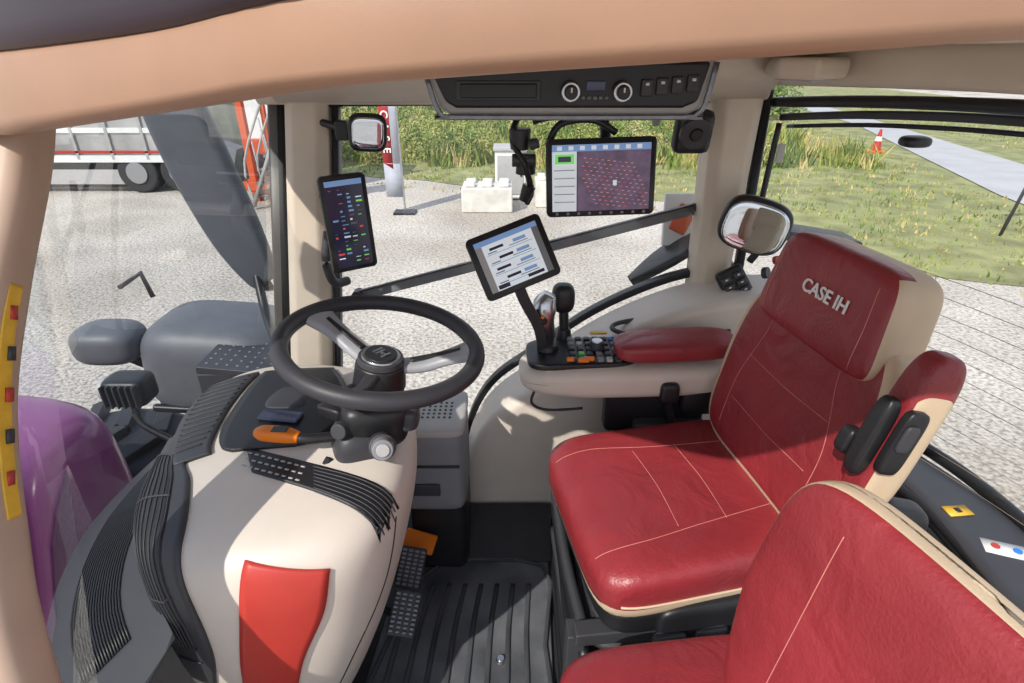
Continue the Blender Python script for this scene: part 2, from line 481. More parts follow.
g = G('exterior_mirror')
MG = M('mirror_grey', (80, 84, 90), .4, var=.08)
sweep('mirror_housing', [(-1.13, 2.0, 1.34, .6, .8), (-1.11, 2.0, 1.30, 1, 1), (-1.06, 2.0, 1.10, 1.08, 1), (-.99, 2.0, .86, .95, 1), (-.93, 2.0, .70, .6, .8), (-.92, 2.0, .68, .3, .5)], rrect(.20, .07, .03), MG, g, up=(0, 1, 0))
tube('arm', [(-.80, 1.72, 1.34), (-.98, 1.9, 1.38), (-1.10, 2.04, 1.28)], .018, BLACK, g)
tube('arm_lower', [(-.80, 1.72, .58), (-.90, 1.9, .60), (-.95, 2.0, .74)], .016, BLACK, g)

g = G('work_light')
qbox('lamp_body', (-1.10, 1.40, .585), (.12, .09, .085), BLACK, g, k1=6, k2=5)
for i in range(6): box('fin_%d' % i, (-1.145 + i * .018, 1.352, .585), (.005, .02, .07), DKGREY, g)
cyl('lens', (-1.16, 1.40, .585), (-1.175, 1.40, .585), .035, .035, LGREY, g)
tube('bracket', [(-1.10, 1.40, .54), (-1.09, 1.38, .48), (-1.0, 1.37, .42)], .010, BLACK, g)

g = G('access_step')
box('plate', (-.96, 1.88, .42), (.34, .24, .03), DKGREY, g, rot=(0, 6, 0))
for i in range(9):
    for j in range(6):
        cyl('stud_%d_%d' % (i, j), (-1.1 + i * .036, 1.79 + j * .036, .444 - .004 * i), (-1.1 + i * .036, 1.79 + j * .036, .452 - .004 * i), .006, .005, GREY, g, n=8)
box('skirt', (-.96, 1.99, .2), (.34, .03, .44), DKGREY, g)
box('skirt_near', (-.96, 1.77, .2), (.34, .02, .44), DKGREY, g)

# ================================================================== CAB SHELL
FLOOR = box('floor', (.12, .92, -.03), (1.8, 1.56, .06), M('floor_black', (38, 38, 42), .6, var=.2, bump=.4), bevel=.01)
def quadpost(name, b0, b1, t0, t1, y0, y1, zb, zt, mat, mid=None):
    N = 10; vs = []
    for i in range(N + 1):
        s = i / N
        z = zb + (zt - zb) * s
        sx = s if mid is None else s + mid * s * (1 - s)
        xa = b0 + (t0 - b0) * sx; xb = b1 + (t1 - b1) * sx
        w = xb - xa; r = .22
        vs += [(xa, y0 + r * (y1 - y0), z), (xa + w * r, y0, z), (xb - w * r, y0, z), (xb, y0 + r * (y1 - y0), z), (xb, y1, z), (xa, y1, z)]
    m = 6
    fs = [(i * m + j, i * m + (j + 1) % m, (i + 1) * m + (j + 1) % m, (i + 1) * m + j) for i in range(N) for j in range(m)]
    fs += [tuple(range(m)), tuple(range(N * m, N * m + m))]
    return mk(name, vs, fs, mat, None, bevel=.008)
quadpost('pillar_front_right', -.79, -.645, -.612, -.495, 1.64, 1.74, .2, 1.36, TRIM)
quadpost('pillar_rear_right', .565, .665, .535, .675, 1.62, 1.74, .62, 1.38, TRIM, mid=-.5)
g = G('window_seals')
sweep('seal_front', [(-.83, 1.72, .2), (-.65, 1.72, 1.34)], rrect(.05, .05, .01), BLACK, g, up=(0, 1, 0), k=1)
sweep('seal_side_front', [(-.63, 1.70, .2), (-.485, 1.70, 1.33)], rrect(.02, .04, .008), DKGREY, g, up=(0, 1, 0), k=1)
sweep('seal_top', [(-.52, 1.69, 1.325), (.55, 1.69, 1.335)], rrect(.03, .02, .006), BLACK, g, k=1)
sweep('seal_rear_post', [(.70, 1.66, .62), (.685, 1.66, 1.36)], rrect(.025, .03, .008), BLACK, g, up=(0, 1, 0), k=1)
for i, z in enumerate((1.26, 1.06)):
    box('fixing_tag_%d' % i, (-.487 - i * .028, 1.672, z), (.016, .006, .03), BLACK, g)
box('notice_label', (.725, 1.60, 1.205), (.02, .004, .05), LGREY, g)
box('notice_label_side', (.40, 1.685, 1.285), (.02, .003, .04), LGREY, g)

g = G('cab_roof')
outline = [(-.90, 1.15), (-.80, .98), (-.60, .80), (-.41, .58), (-.18, .42), (.1, .33), (.5, .33), (1.0, .36), (1.02, 1.75), (-.75, 1.75), (-.88, 1.5)]
prism('roof_panel', outline, 2, 1.475, 1.62, M('roof_dark', (40, 34, 40), .4), g, bevel=.02)
prism('headliner', [(x * .98, y + .01) for x, y in outline], 2, 1.462, 1.474, TRIM, g, bevel=.002)
g = G('header_rail_right')
sweep('rail', [(-.68, 1.70, 1.39), (-.2, 1.70, 1.39), (.3, 1.70, 1.395), (.68, 1.70, 1.40)], rrect(.14, .135, .03), TRIM, g, k=4)
mk('slope_panel', [(-.62, 1.62, 1.335), (.66, 1.62, 1.345), (.66, 1.45, 1.44), (-.62, 1.45, 1.44)], [(0, 1, 2, 3)], TRIM, g, solid=.01)
g = G('header_rail_rear')
sweep('rail', [(.66, 1.68, 1.415), (.80, 1.35, 1.425), (.90, 1.0, 1.43), (.95, .3, 1.43)], rrect(.10, .09, .03), TRIM, g)
prism('speaker_pod', [(.56, 1.34), (.62, 1.27), (.72, 1.34), (.70, 1.52), (.60, 1.50)], 2, 1.398, 1.44, TRIM, g, bevel=.012)
prism('speaker_mesh', [(.585, 1.35), (.625, 1.30), (.70, 1.35), (.685, 1.49), (.615, 1.475)], 2, 1.392, 1.40, LGREY, g, bevel=.004)
sweep('blind_roller', [(.70, 1.64, 1.33), (.80, 1.35, 1.352), (.90, 1.0, 1.365), (.96, .3, 1.375)], circ(.013), BLACK, g)
sweep('blind_bar', [(.72, 1.62, 1.295), (.82, 1.35, 1.325), (.92, 1.0, 1.342), (.98, .3, 1.35)], rrect(.02, .018, .005), DKGREY, g)
sweep('blind_lower_bar', [(.74, 1.62, 1.272), (.84, 1.35, 1.303), (.95, 1.0, 1.318), (1.0, .3, 1.325)], rrect(.012, .010, .003), BLACK, g)
qbox('rear_lamp', (.88, 1.305, 1.275), (.06, .05, .025), BLACK, g, k1=3, k2=3)
tube('gas_strut', [(.715, 1.62, 1.28), (.70, 1.60, 1.10), (.69, 1.58, .98)], .008, BLACK, g)

g = G('door_header_frame')
pp = [(-1.0, 1.15, 1.395, 1, 1.1), (-.85, .95, 1.398, 1, 1.05), (-.665, .79, 1.402, 1, 1.0), (-.43, .56, 1.420, 1, .70), (-.2, .405, 1.442, 1, .48), (-.08, .335, 1.457, 1, .46), (.12, .31, 1.475, 1, .56), (.3, .325, 1.485, 1, .58), (.6, .33, 1.485, 1, .58), (1.0, .36, 1.47, 1, .6)]
sweep('frame', pp, rrect(.05, .098, .018), TAN, g)
sweep('gasket', [(x, y - .012, z + .049 * s + .020, .9, 1) for x, y, z, _, s in pp], rrect(.05, .05, .016), M('gasket', (44, 32, 44), .5), g)
sweep('frame_joint', [(-.655, .752, 1.352), (-.668, .752, 1.40), (-.69, .760, 1.450)], rrect(.003, .10, .001), DKGREY, g, up=(.6, -.7, 0), k=2)
g = G('pillar_front_left')
pl = [(-.675, .82, 1.42), (-.678, .775, 1.335), (-.694, .69, 1.20), (-.698, .60, 1.06), (-.682, .52, .90), (-.655, .45, .74), (-.61, .36, .4), (-.59, .32, 0)]
sweep('post', pl, rrect(.125, .07, .022), M('pillar_tan', (178, 152, 132), .5, var=.05), g, up=(0, 1, .3))
sweep('warning_label', [(-.633, .680, 1.185), (-.6345, .640, 1.13), (-.6355, .60, 1.06), (-.629, .560, .985), (-.623, .535, .93)], rrect(.003, .020, .0012), YEL, g, up=(0, 1, -.4))
for i in range(5):
    z = 1.155 - i * .045; y = .660 - i * .026
    box('label_mark_%d' % i, (-.6325 + max(0, i - 2) * .003, y, z), (.003, .010, .018), DKGREY if i % 2 else REDP, g, rot=(-28, 0, 0), bevel=0)
g = G('pillar_rear_left')
sweep('post', [(1.06, .36, 1.42), (1.07, .34, .9), (1.05, .32, 0)], rrect(.1, .08, .02), TRIM, g, up=(0, 1, 0))

def sheet(name, f, nu, nv, mat):
    vs = [f(i / nu, j / nv) for i in range(nu + 1) for j in range(nv + 1)]; m = nv + 1
    return mk(name, vs, [(i * m + j, i * m + j + 1, (i + 1) * m + j + 1, (i + 1) * m + j) for i in range(nu) for j in range(nv)], mat)
def wsf(u, v):
    z = .15 + 1.2 * v
    A = V((-.60 - .04 * v, .36 + .42 * v, z)); B = V((-.83 + .19 * v, 1.70, z))
    C = V((-1.50 + .30 * v, 1.0 + .1 * v, z))
    return A * (1 - u) ** 2 + C * 2 * u * (1 - u) + B * u * u
sheet('window_1', wsf, 24, 6, WGLASS)
sheet('window_2', lambda u, v: V((-.62 + .13 * v + u * (1.3 - .13 * v), 1.695, .22 + 1.11 * v)), 2, 2, GLASS)
def rwf(u, v):
    A = V((.70, 1.66, 0)); B = V((1.03, .36, 0)); C = V((1.0, 1.2, 0))
    q = A * (1 - u) ** 2 + C * 2 * u * (1 - u) + B * u * u
    q.z = .45 + .92 * v; q.x += .10 * (1 - v) * u * 2
    return q
sheet('window_3', rwf, 16, 4, GLASS)
g = G('rear_window_heater')
HL = M('heater_wire', (140, 122, 104), .6)
for i in range(14):
    v = .02 + i * .045
    tube('wire_%d' % i, [rwf(u / 10, v) for u in range(3, 11)], .0007, HL, g, k=1, n=4)

arch = [(-.21, 0), (-.175, .13), (-.135, .30), (-.06, .43), (.06, .53), (.27, .69), (.50, .80), (.70, .84), (1.0, .84), (1.0, 0)]
arch = [arch[0]] + [tuple(q) for q in catmull(arch[1:8], 5)] + arch[8:]
g = G('wheel_arch_panel')
prism('arch_body', arch, 1, 1.47, 1.68, CREAMP, g, bevel=.03)
am = [(x, 1.71, z + .008) for x, z in arch[1:-2]]
sweep('arch_seal', am, rrect(.04, .022, .006), BLACK, g, up=(0, 0, 1), k=1)
g = G('rear_fender')
sweep('fender_shell', [(.40, 1.80, .76, .3, 1), (.50, 1.80, .84, 1, 1), (.62, 1.80, .91, 1, 1), (.80, 1.80, .94, 1, 1), (1.1, 1.80, .90, 1, 1)], rrect(.14, .03, .012), BLACK, g)
box('reflector_plate', (.560, 1.86, .955), (.12, .02, .17), WHITE, g, rot=(-10, 0, 0))
box('reflector_stripe', (.560, 1.845, .96), (.06, .01, .09), ORP, g, rot=(-10, 25, 0))
box('reflector_bracket', (.60, 1.86, .90), (.12, .03, .04), BLACK, g)
box('wall_right', (-.42, 1.70, .1), (.52, .04, .24), DKGREY, bevel=.01)
box('wall_rear', (1.0, 1.0, .22), (.06, 1.3, .5), DKGREY, bevel=.01)

g = G('guard_rail')
sweep('bar', [(-.50, 1.72, .742), (.57, 1.72, 1.03)], rrect(.012, .036, .005), GREY, g, k=1)
sweep('bar_edge', [(-.50, 1.712, .758), (.57, 1.712, 1.046)], rrect(.01, .005, .002), BLACK, g, k=1)
for i, (x, z) in enumerate(((-.50, .742), (.57, 1.03))): cyl('bolt_%d' % i, (x, 1.70, z), (x, 1.74, z), .02, .02, BLACK, g)

# ================================================================== OVERHEAD CONSOLE
g = G('overhead_console')
poly = [(-.19, 1.40), (-.165, 1.335), (-.14, 1.318), (.40, 1.318), (.435, 1.335), (.455, 1.44), (-.17, 1.44)]
prism('rim', poly, 1, 1.40, 1.66, LGREY, g, bevel=.012)
cx, cz = .13, 1.38
prism('face', [(cx + (x - cx) * .95, cz + (z - cz) * .78 + .004) for x, z in poly], 1, 1.388, 1.41, BLACK, g, bevel=.008)
sweep('silver_trim', [(x, 1.395, z) for x, z in [(.452, 1.43), (.438, 1.345), (.42, 1.322), (.39, 1.316), (-.13, 1.316), (-.16, 1.322), (-.175, 1.345), (-.19, 1.40)]], rrect(.012, .008, .003), STEEL, g, up=(0, 1, 0), k=3)
box('pocket', (-.03, 1.388, 1.372), (.19, .006, .042), DKGREY, g, bevel=.008)
box('pocket_inner', (-.03, 1.384, 1.372), (.17, .006, .03), BLACK, g, bevel=.008)
for i, x in enumerate((.130, .245)):
    cyl('knob_ring_%d' % i, (x, 1.39, 1.372), (x, 1.365, 1.370), .023, .021, SILVER, g)
    cyl('knob_%d' % i, (x, 1.37, 1.371), (x, 1.352, 1.369), .016, .014, BLACK, g)
    box('knob_mark_%d' % i, (x, 1.350, 1.375), (.004, .002, .010), LINE, g)
box('display', (.187, 1.386, 1.382), (.045, .006, .022), SCREEN, g)
for i in range(4): box('rocker_%d' % i, (.300 + i * .034, 1.386, 1.378 + i * .003), (.027, .012, .036), DKGREY, g)
for i in range(4): box('icon_%d' % i, (.300 + i * .034, 1.379, 1.386 + i * .003), (.008, .002, .006), LINE, g, bevel=0)
for i in range(5): box('small_button_%d' % i, (.16 + i * .013, 1.386, 1.358), (.01, .008, .008), GREY, g)
g = G('cab_speaker')
box('housing', (.468, 1.56, 1.265), (.10, .05, .11), BLACK, g, rot=(10, 0, 0), bevel=.02)
cyl('grille', (.468, 1.535, 1.265), (.468, 1.525, 1.262), .042, .04, DKGREY, g)
cyl('cone', (.468, 1.526, 1.262), (.468, 1.518, 1.26), .018, .014, BLACK, g)

# ================================================================== MONITORS
rects = [((.26, 0, 1, .90), SCRP), ((0, .90, 1, 1), SCRB), ((.0, .0, .25, .90), SCRW)]
for a in range(11):
    for b_ in range(12):
        u = .20 + a * .06 + b_ * .022; v = .82 - b_ * .065 - a * .012
        if .29 < u < .97 and .04 < v < .86: rects.append(((u, v, u + .024, v + .009), SCRO if (a + b_) % 4 else SCRR))
rects += [((.02, .62 - i * .12, .23, .63 - i * .12), GREY) for i in range(5)]
rects += [((.03, .72, .22, .86), SCRG), ((.06, .75, .19, .83), SCREEN), ((.62, .38, .66, .46), SCRW)]
for i in range(8): rects.append(((.05 + i * .115, .92, .10 + i * .115, .98), SCRW))
g, ux, uy, uz = device('guidance_monitor', (.222, 1.45, 1.170), (1, .02, .03), (0, .12, 1), .272, .188, .035, rects, .014)
for i in range(9): cyl('key_%d' % i, V((.222, 1.45, 1.17)) - ux * (.11 - i * .0275) - uy * .086, V((.222, 1.45, 1.17)) - ux * (.11 - i * .0275) - uy * .086 + uz * .003, .004, .004, GREY, g, n=10)
box('mount_plate', (.23, 1.50, 1.2), (.09, .03, .09), BLACK, g)
tube('mount_arm', [(.23, 1.51, 1.2), (.24, 1.55, 1.27), (.22, 1.60, 1.33)], .014, BLACK, g)
g = G('monitor_mount_bracket')
tube('hose_loop', [(.03, 1.56, 1.33), (.0, 1.5, 1.26), (.03, 1.47, 1.20), (.05, 1.5, 1.13), (.04, 1.52, 1.09)], .008, BLACK, g)
tube('hose_arch', [(.09, 1.5, 1.24), (.12, 1.5, 1.29), (.2, 1.5, 1.30), (.26, 1.5, 1.27)], .009, BLACK, g)
cyl('joint_top', (.02, 1.5, 1.28), (.02, 1.5, 1.23), .028, .024, BLACK, g)
cyl('joint_mid', (.035, 1.5, 1.22), (.035, 1.5, 1.17), .022, .026, BLACK, g)
cyl('clamp', (.0, 1.49, 1.205), (.06, 1.49, 1.205), .016, .016, DKGREY, g)
cyl('clamp_knob', (.045, 1.475, 1.245), (.065, 1.47, 1.25), .014, .012, DKGREY, g)
cyl('joint_low', (.045, 1.5, 1.14), (.03, 1.5, 1.10), .018, .013, BLACK, g)
tube('arm', [(.05, 1.50, 1.30), (.09, 1.50, 1.31), (.2, 1.5, 1.325)], .013, BLACK, g)

rects = [((0, 0, 1, .9), SCRW), ((0, .9, 1, 1), SCRB), ((0, 0, .1, .9), LGREY), ((.9, .0, 1, .9), GREY)]
for i in range(4):
    rects.append(((.14, .69 - i * .2, .86, .70 - i * .2), SCRB))
    rects.append(((.2 + .1 * (i % 2), .77 - i * .2, .42 + .1 * (i % 2), .82 - i * .2), SCREEN))
    rects.append(((.16, .72 - i * .2, .3, .74 - i * .2), GREY))
    rects.append(((.58, .77 - i * .2, .78, .83 - i * .2), SCRB))
    rects.append(((.5, .73 - i * .2, .8, .745 - i * .2), GREY))
rects += [((.12, .02, .3, .1), SCREEN), ((.6, .04, .86, .1), SCREEN)]
gt, ux, uy, uz = device('tablet_display', (.004, 1.25, 1.03), (.168, .05, .054), (-.045, .06, .139), .184, .150, .022, rects, .015)
box('ball_mount', (.01, 1.285, 1.01), (.06, .03, .06), BLACK, gt, rot=(0, -18, 0))
sweep('stem', [(.0, 1.285, .99), (.03, 1.31, .90), (.07, 1.36, .80), (.085, 1.40, .71)], rrect(.028, .016, .005), DKGREY, gt, up=(0, 1, 0))

rects = [((0, .94, 1, 1), SCRB)]
rnd = random.Random(4)
for r in range(18):
    for q in range(4):
        if rnd.random() < .75:
            u = .07 + q * .235; v = .89 - r * .049
            rects.append(((u, v, u + rnd.uniform(.06, .18), v + rnd.choice((.008, .014, .022))), rnd.choice((SCRW, SCRR, SCRB, GREY, SCRP, SCRG, SCRB))))
gp, ux, uy, uz = device('pillar_monitor', (-.421, 1.45, 1.052), (.105, .06, .004), (.0, .0, .25), .118, .250, .025, rects, .012)
box('bracket', (-.45, 1.52, 1.08), (.05, .1, .06), BLACK, gp)
tube('bracket_arm', [(-.45, 1.5, 1.08), (-.49, 1.58, 1.08), (-.55, 1.66, 1.08)], .014, BLACK, gp)
tube('grab_handle', [(-.515, 1.56, 1.0), (-.53, 1.55, .92), (-.52, 1.56, .85), (-.49, 1.60, .84)], .013, DKGREY, gp)

g = G('inside_mirror')
qbox('shell', (-.383, 1.60, 1.258), (.10, .03, .098), BLACK, g, rot=(6, 5, 20), k1=4, k2=4)
qbox('glass', (-.380, 1.585, 1.258), (.083, .01, .08), MIRROR, g, rot=(6, 5, 20), k1=4, k2=5)
tube('stalk', [(-.44, 1.61, 1.265), (-.48, 1.64, 1.27), (-.53, 1.66, 1.28)], .010, BLACK, g)
box('clamp', (-.455, 1.62, 1.262), (.035, .035, .05), BLACK, g)
g = G('round_mirror')
qbox('shell', (.650, 1.50, 1.035), (.180, .05, .150), BLACK, g, rot=(2, 14, -18), k1=3, k2=3.6)
qbox('glass', (.641, 1.474, 1.035), (.160, .014, .130), MIRROR, g, rot=(2, 14, -18), k1=3, k2=3.6)
tube('stalk', [(.68, 1.53, 1.0), (.72, 1.58, .96), (.70, 1.60, .90)], .011, BLACK, g)

g = G('switch_panel')
box('panel', (.668, 1.55, .815), (.080, .03, .17), BLACK, g, rot=(-20, -30, 0), bevel=.01)
rm = R3((-20, -30, 0))
for i in range(6):
    for j in range(2):
        c = V((.668, 1.55, .815)) + rm @ V((-.018 + j * .036, -.018, -.060 + i * .0235))
        box('switch_%d_%d' % (i, j), c, (.028, .012, .017), DKGREY, g, rot=(-20, -30, 0), bevel=.003)
        box('icon_%d_%d' % (i, j), c + rm @ V((0, -.007, 0)), (.008, .001, .004), LINE, g, rot=(-20, -30, 0), bevel=0)
cyl('power_socket', (.70, 1.50, .90), (.71, 1.49, .905), .016, .016, DKGREY, g)
cyl('red_socket', (.735, 1.52, .93), (.74, 1.51, .935), .012, .012, REDP, g)

# ================================================================== STEERING CONSOLE (pod)
g = G('steering_console')
base = [(-.78, 1.22), (-.745, .93), (-.70, .74), (-.56, .640), (-.33, .655), (-.205, .75), (-.195, 1.06), (-.29, 1.27), (-.6, 1.32)]
cx, cy = -.47, .98
def ring(sx, sy, z, ox=0, oy=0, tilt=0):
    return [(cx + (x - cx) * sx + ox, cy + (y - cy) * sy + oy, z + tilt * (y - cy)) for x, y in base]
rings = [ring(.62, .80, -.0, -.10, .05), ring(.72, .90, .18, -.06, .02), ring(.88, .98, .36, -.035, 0), ring(.97, 1.0, .54, -.012, 0), ring(1.0, 1.0, .64), ring(.975, .975, .70, 0, .01, .03), ring(.86, .86, .732, 0, .02, .05), ring(.4, .4, .745, 0, .02, .05)]
vs = [q for r in rings for q in r]; m = len(base)
fs = [(i * m + j, i * m + (j + 1) % m, (i + 1) * m + (j + 1) % m, (i + 1) * m + j) for i in range(len(rings) - 1) for j in range(m)] + [tuple(range(m)), tuple(range((len(rings) - 1) * m, len(rings) * m))]
pod = mk('pod_body', vs, fs, CREAMP, g, sub=3)
pb = bvh(pod)
DN = (0, 0, -1)
drape('top_panel', pb, [((-.60, 1.20, .75), (-.44, 1.22, .75)), ((-.61, 1.10, .75), (-.38, 1.12, .75)), ((-.61, .99, .75), (-.36, 1.02, .75)), ((-.59, .93, .75), (-.40, .95, .75)), ((-.56, .915, .75), (-.44, .93, .75))], DN, BLACK, g, nu=6, nv=14, off=.004, thick=.008)
drape('top_vent_frame', pb, [((-.735, 1.16, .75), (-.615, 1.20, .75)), ((-.725, 1.04, .75), (-.625, 1.06, .75)), ((-.69, .93, .75), (-.615, .95, .75)), ((-.66, .88, .75), (-.60, .91, .75))], DN, DKGREY, g, nu=6, nv=8, off=.004, thick=.008)
for i in range(14):
    f = i / 13; y = 1.170 - f * .245
    xa = -.722 + .05 * f ** 2; xb = -.628
    drape_line('top_slat_%d' % i, pb, [(xa, y - .01, .75), ((xa + xb) / 2, y + .0, .75), (xb, y + .01, .75)], DN, .0022, BLACK, g, k=5, off=.008)
qbox('instrument_cap', (-.50, 1.10, .752), (.10, .12, .02), DKGREY, g, k1=3, k2=5)
box('instrument_display', (-.495, 1.01, .757), (.09, .035, .006), SCREEN, g, rot=(2, 0, -8))
# label grille strip
drape('label_grille', pb, [((-.535, .925, .72), (-.50, .86, .70)), ((-.37, .875, .72), (-.345, .805, .70)), ((-.210, .825, .70), (-.212, .745, .68))], DN, BLACK, g, nu=10, nv=10, off=.002, thick=.005)
for i in range(8):
    f = i / 7
    drape_line('grille_slat_%d' % i, pb, [(-.385 + .02 * f, .872 - .062 * f, .7), (-.30 + .005 * f, .848 - .066 * f, .7), (-.225, .822 - .068 * f, .69)], DN, .0013, DKGREY, g, k=8, off=.005)
for i in range(9):
    for j in range(3):
        P = V((-.520 + i * .0145, .908 - j * .017 - i * .0046, .7))
        q = cast(pb, P, DN, .0052)
        box('label_mark_%d_%d' % (i, j), q, (.009, .004, .001), LGREY, g, rot=(0, 0, -17), bevel=0)
# side vent band with long louvres
ctr = V((-.45, 1.0, 0))
def tocen(P): return V((ctr.x - P.x, ctr.y - P.y, -.35 if P.z > .6 else -.1))
vp = [((-.755, 1.01, .69), (-.665, .96, .72)), ((-.75, .94, .69), (-.635, .89, .715)), ((-.735, .86, .68), (-.600, .84, .71)), ((-.70, .765, .64), (-.560, .74, .69)), ((-.675, .71, .55), (-.540, .665, .60)), ((-.64, .69, .46), (-.535, .665, .48)), ((-.61, .69, .38), (-.555, .68, .38))]
drape('side_vent_frame', pb, vp, tocen, DKGREY, g, nu=8, nv=12, off=.003, thick=.006)
rows = catmull([list(a) + list(c) for a, c in vp], 6)
vin = [(V(r[:3]).lerp(V(r[3:]), .22), V(r[:3]).lerp(V(r[3:]), .78)) for r in rows[5:-5]]
drape('side_vent', pb, [(tuple(a), tuple(b_)) for a, b_ in vin[::3]], tocen, BLACK, g, nu=4, nv=8, off=.0062, thick=.0015)
for i in range(8):
    f = .04 + .92 * i / 7
    drape_line('vent_slat_%d' % i, pb, [tuple(a.lerp(b_, f)) for a, b_ in vin[::3]], tocen, .0014, DKGREY, g, k=4, off=.0075)
for i in (0, 9, 18, len(vin) - 1):
    if i < len(vin):
        a, b_ = vin[i]
        drape_line('vent_cross_%d' % i, pb, [tuple(a), tuple(a.lerp(b_, .5)), tuple(b_)], tocen, .002, DKGREY, g, k=4, off=.0075)
# red panel
drape('red_panel', pb, [((-.445, .7, .690), (-.312, .7, .660)), ((-.462, .7, .59), (-.332, .7, .57)), ((-.492, .68, .45), (-.385, .68, .45)), ((-.515, .68, .30), (-.43, .68, .30))], (0, 1, -.15), REDP, g, nu=8, nv=10, off=.003, thick=.006)
drape_line('panel_gap_a', pb, [(-.205, .76, .66), (-.225, .70, .52), (-.30, .69, .38), (-.36, .70, .25)], (-.3, 1, 0), .002, BLACK, g, off=0)

g = G('cowl_and_vent_reflection')  # dark cowl; its grille models the pod vents mirrored in the windscreen
def cowlf(u, v):
    inner = catmull([(-.66, 1.5), (-.74, 1.25), (-.73, .95), (-.68, .76), (-.58, .64)], 6)
    outer = catmull([(-.80, 1.60), (-.96, 1.35), (-1.00, 1.0), (-.91, .72), (-.70, .50)], 6)
    i = min(int(u * 24 + .001), 24)
    A = V((*inner[i], .60)); B = V((*outer[i], .45))
    return A.lerp(B, v) + V((0, 0, -.10 * max(0, u - .5)))
sheet('cowl_top', cowlf, 24, 4, DKGREY).parent = g
for i in range(18):
    v = .30 + .026 * i
    tube('reflected_vent_slat_%d' % i, [cowlf(u / 24, v) + V((0, 0, .002)) for u in range(8, 22)], .0024, BLACK, g, k=1, n=6)  # slats added as the vents' reflection, built as geometry
sheet('cowl_front', lambda u, v: cowlf(u, 1) + V((0, 0, -v * .45)), 24, 2, BLACK).parent = g

# ================================================================== STEERING WHEEL
g = G('steering_wheel')
HC = V((-.262, 1.015, .925)); tr = R3((0, 9, 0)) @ R3((2, 0, 0))
def W(r, deg, h=0):
    a = math.radians(deg); return HC + tr @ V((r * math.cos(a), r * math.sin(a), h))
up = tr @ V((0, 0, 1))
sweep('rim', [tuple(W(.192, i * 10)) for i in range(36)], circ(.0172, 16), WHEELR, g, up=tuple(up), cyclic=True, k=3)
SPK = M('spoke_grey', (158, 160, 166), .4, var=.05)
for i, a in enumerate((139, 17)):
    sweep('spoke_%d' % i, [(*W(.03, a, -.05), 1, 1), (*W(.085, a, -.048), 1.05, 1), (*W(.14, a + (6 if i == 0 else -3), -.026), 1.1, 1), (*W(.186, a + (10 if i == 0 else -6), -.002), 1.9, 1)], rrect(.046, .020, .008), SPK, g)
    sweep('spoke_insert_%d' % i, [(*W(.06, a, -.036), 1, 1), (*W(.115, a + 3 * (1 - i), -.024), .8, 1), (*W(.16, a + (7 if i == 0 else -4), -.005), .7, 1)], rrect(.014, .006, .003), BLACK, g)
sweep('spoke_2', [(*W(.03, 262, -.05), 1, 1), (*W(.10, 262, -.045), .8, 1), (*W(.185, 262, -.004), 1.1, 1)], rrect(.034, .016, .007), DKGREY, g)
HB = HC - up * .028
cyl('hub', HB - up * .07, HB - up * .01, .055, .050, BLACK, g, n=40)
cyl('hub_ring', HB - up * .01, HB + up * .003, .048, .045, DKGREY, g, n=40)
cyl('hub_chrome', HB + up * .002, HB + up * .006, .040, .038, SILVER, g, n=40)
cyl('hub_cap', HB + up * .004, HB + up * .009, .034, .032, BLACK, g, n=40)
text('hub_emblem', 'IH', .034, HB + up * .0102, tr @ V((.8, -.6, 0)), tr @ V((.6, .8, 0)), SILVER, g)

g = G('steering_column')
tube('column_tube', [HB - up * .06, (-.285, 1.01, .76), (-.30, 1.0, .62)], .045, BLACK, g, n=20)
qbox('shroud', (-.285, .975, .785), (.14, .12, .11), BLACK, g, rot=(10, 8, 20), k1=4, k2=4)
qbox('shroud_lower', (-.31, .95, .72), (.12, .11, .12), DKGREY, g, rot=(0, 10, 25), k1=4, k2=4)
cyl('boot', (-.31, .95, .66), (-.32, .95, .72), .065, .045, RUBBER, g)
tube('indicator_stalk', [(-.34, .93, .765), (-.40, .905, .775), (-.435, .905, .782)], .011, BLACK, g)
sweep('stalk_grip', [(-.415, .903, .780, .7), (-.44, .905, .784, 1), (-.485, .908, .787, 1), (-.502, .909, .788, .5)], rrect(.03, .026, .009), ORANGE, g)
box('stalk_mark', (-.45, .905, .7985), (.03, .018, .002), DKGREY, g, bevel=.0005)
cyl('ignition_collar', (-.258, .91, .755), (-.250, .885, .770), .028, .026, DKGREY, g)
cyl('ignition_knob', (-.250, .885, .770), (-.243, .86, .782), .022, .020, GREY, g)
cyl('ignition_face', (-.243, .86, .782), (-.2415, .856, .784), .013, .012, LGREY, g)
cyl('wiper_dial', (-.33, .92, .79), (-.335, .895, .798), .018, .016, DKGREY, g)
qbox('lever_block', (-.225, .97, .785), (.07, .06, .05), DKGREY, g, k1=4, k2=4)
tube('tilt_lever', [(-.36, .90, .73), (-.375, .87, .71), (-.37, .85, .68)], .010, BLACK, g)
qbox('gear_lever_knob', (-.36, .95, .81), (.06, .03, .03), BLACK, g, rot=(0, 0, -25), k1=4, k2=4)

g = G('storage_box')
qbox('body', (-.225, 1.335, .41), (.19, .21, .28), GREY, g, k1=10, k2=7)
qbox('lid', (-.225, 1.335, .545), (.195, .215, .03), LGREY, g, k1=5, k2=7)
for i in range(9):
    for j in range(5): cyl('hole_%d_%d' % (i, j), (-.29 + i * .015, 1.29 + j * .018, .558), (-.29 + i * .015, 1.29 + j * .018, .5615), .004, .004, BLACK, g, n=8)
box('seam', (-.225, 1.228, .44), (.165, .006, .008), BLACK, g)
qbox('foot', (-.22, 1.36, .15), (.17, .2, .3), BLACK, g, k1=9, k2=7)
box('latch', (-.24, 1.226, .36), (.08, .008, .04), DKGREY, g)

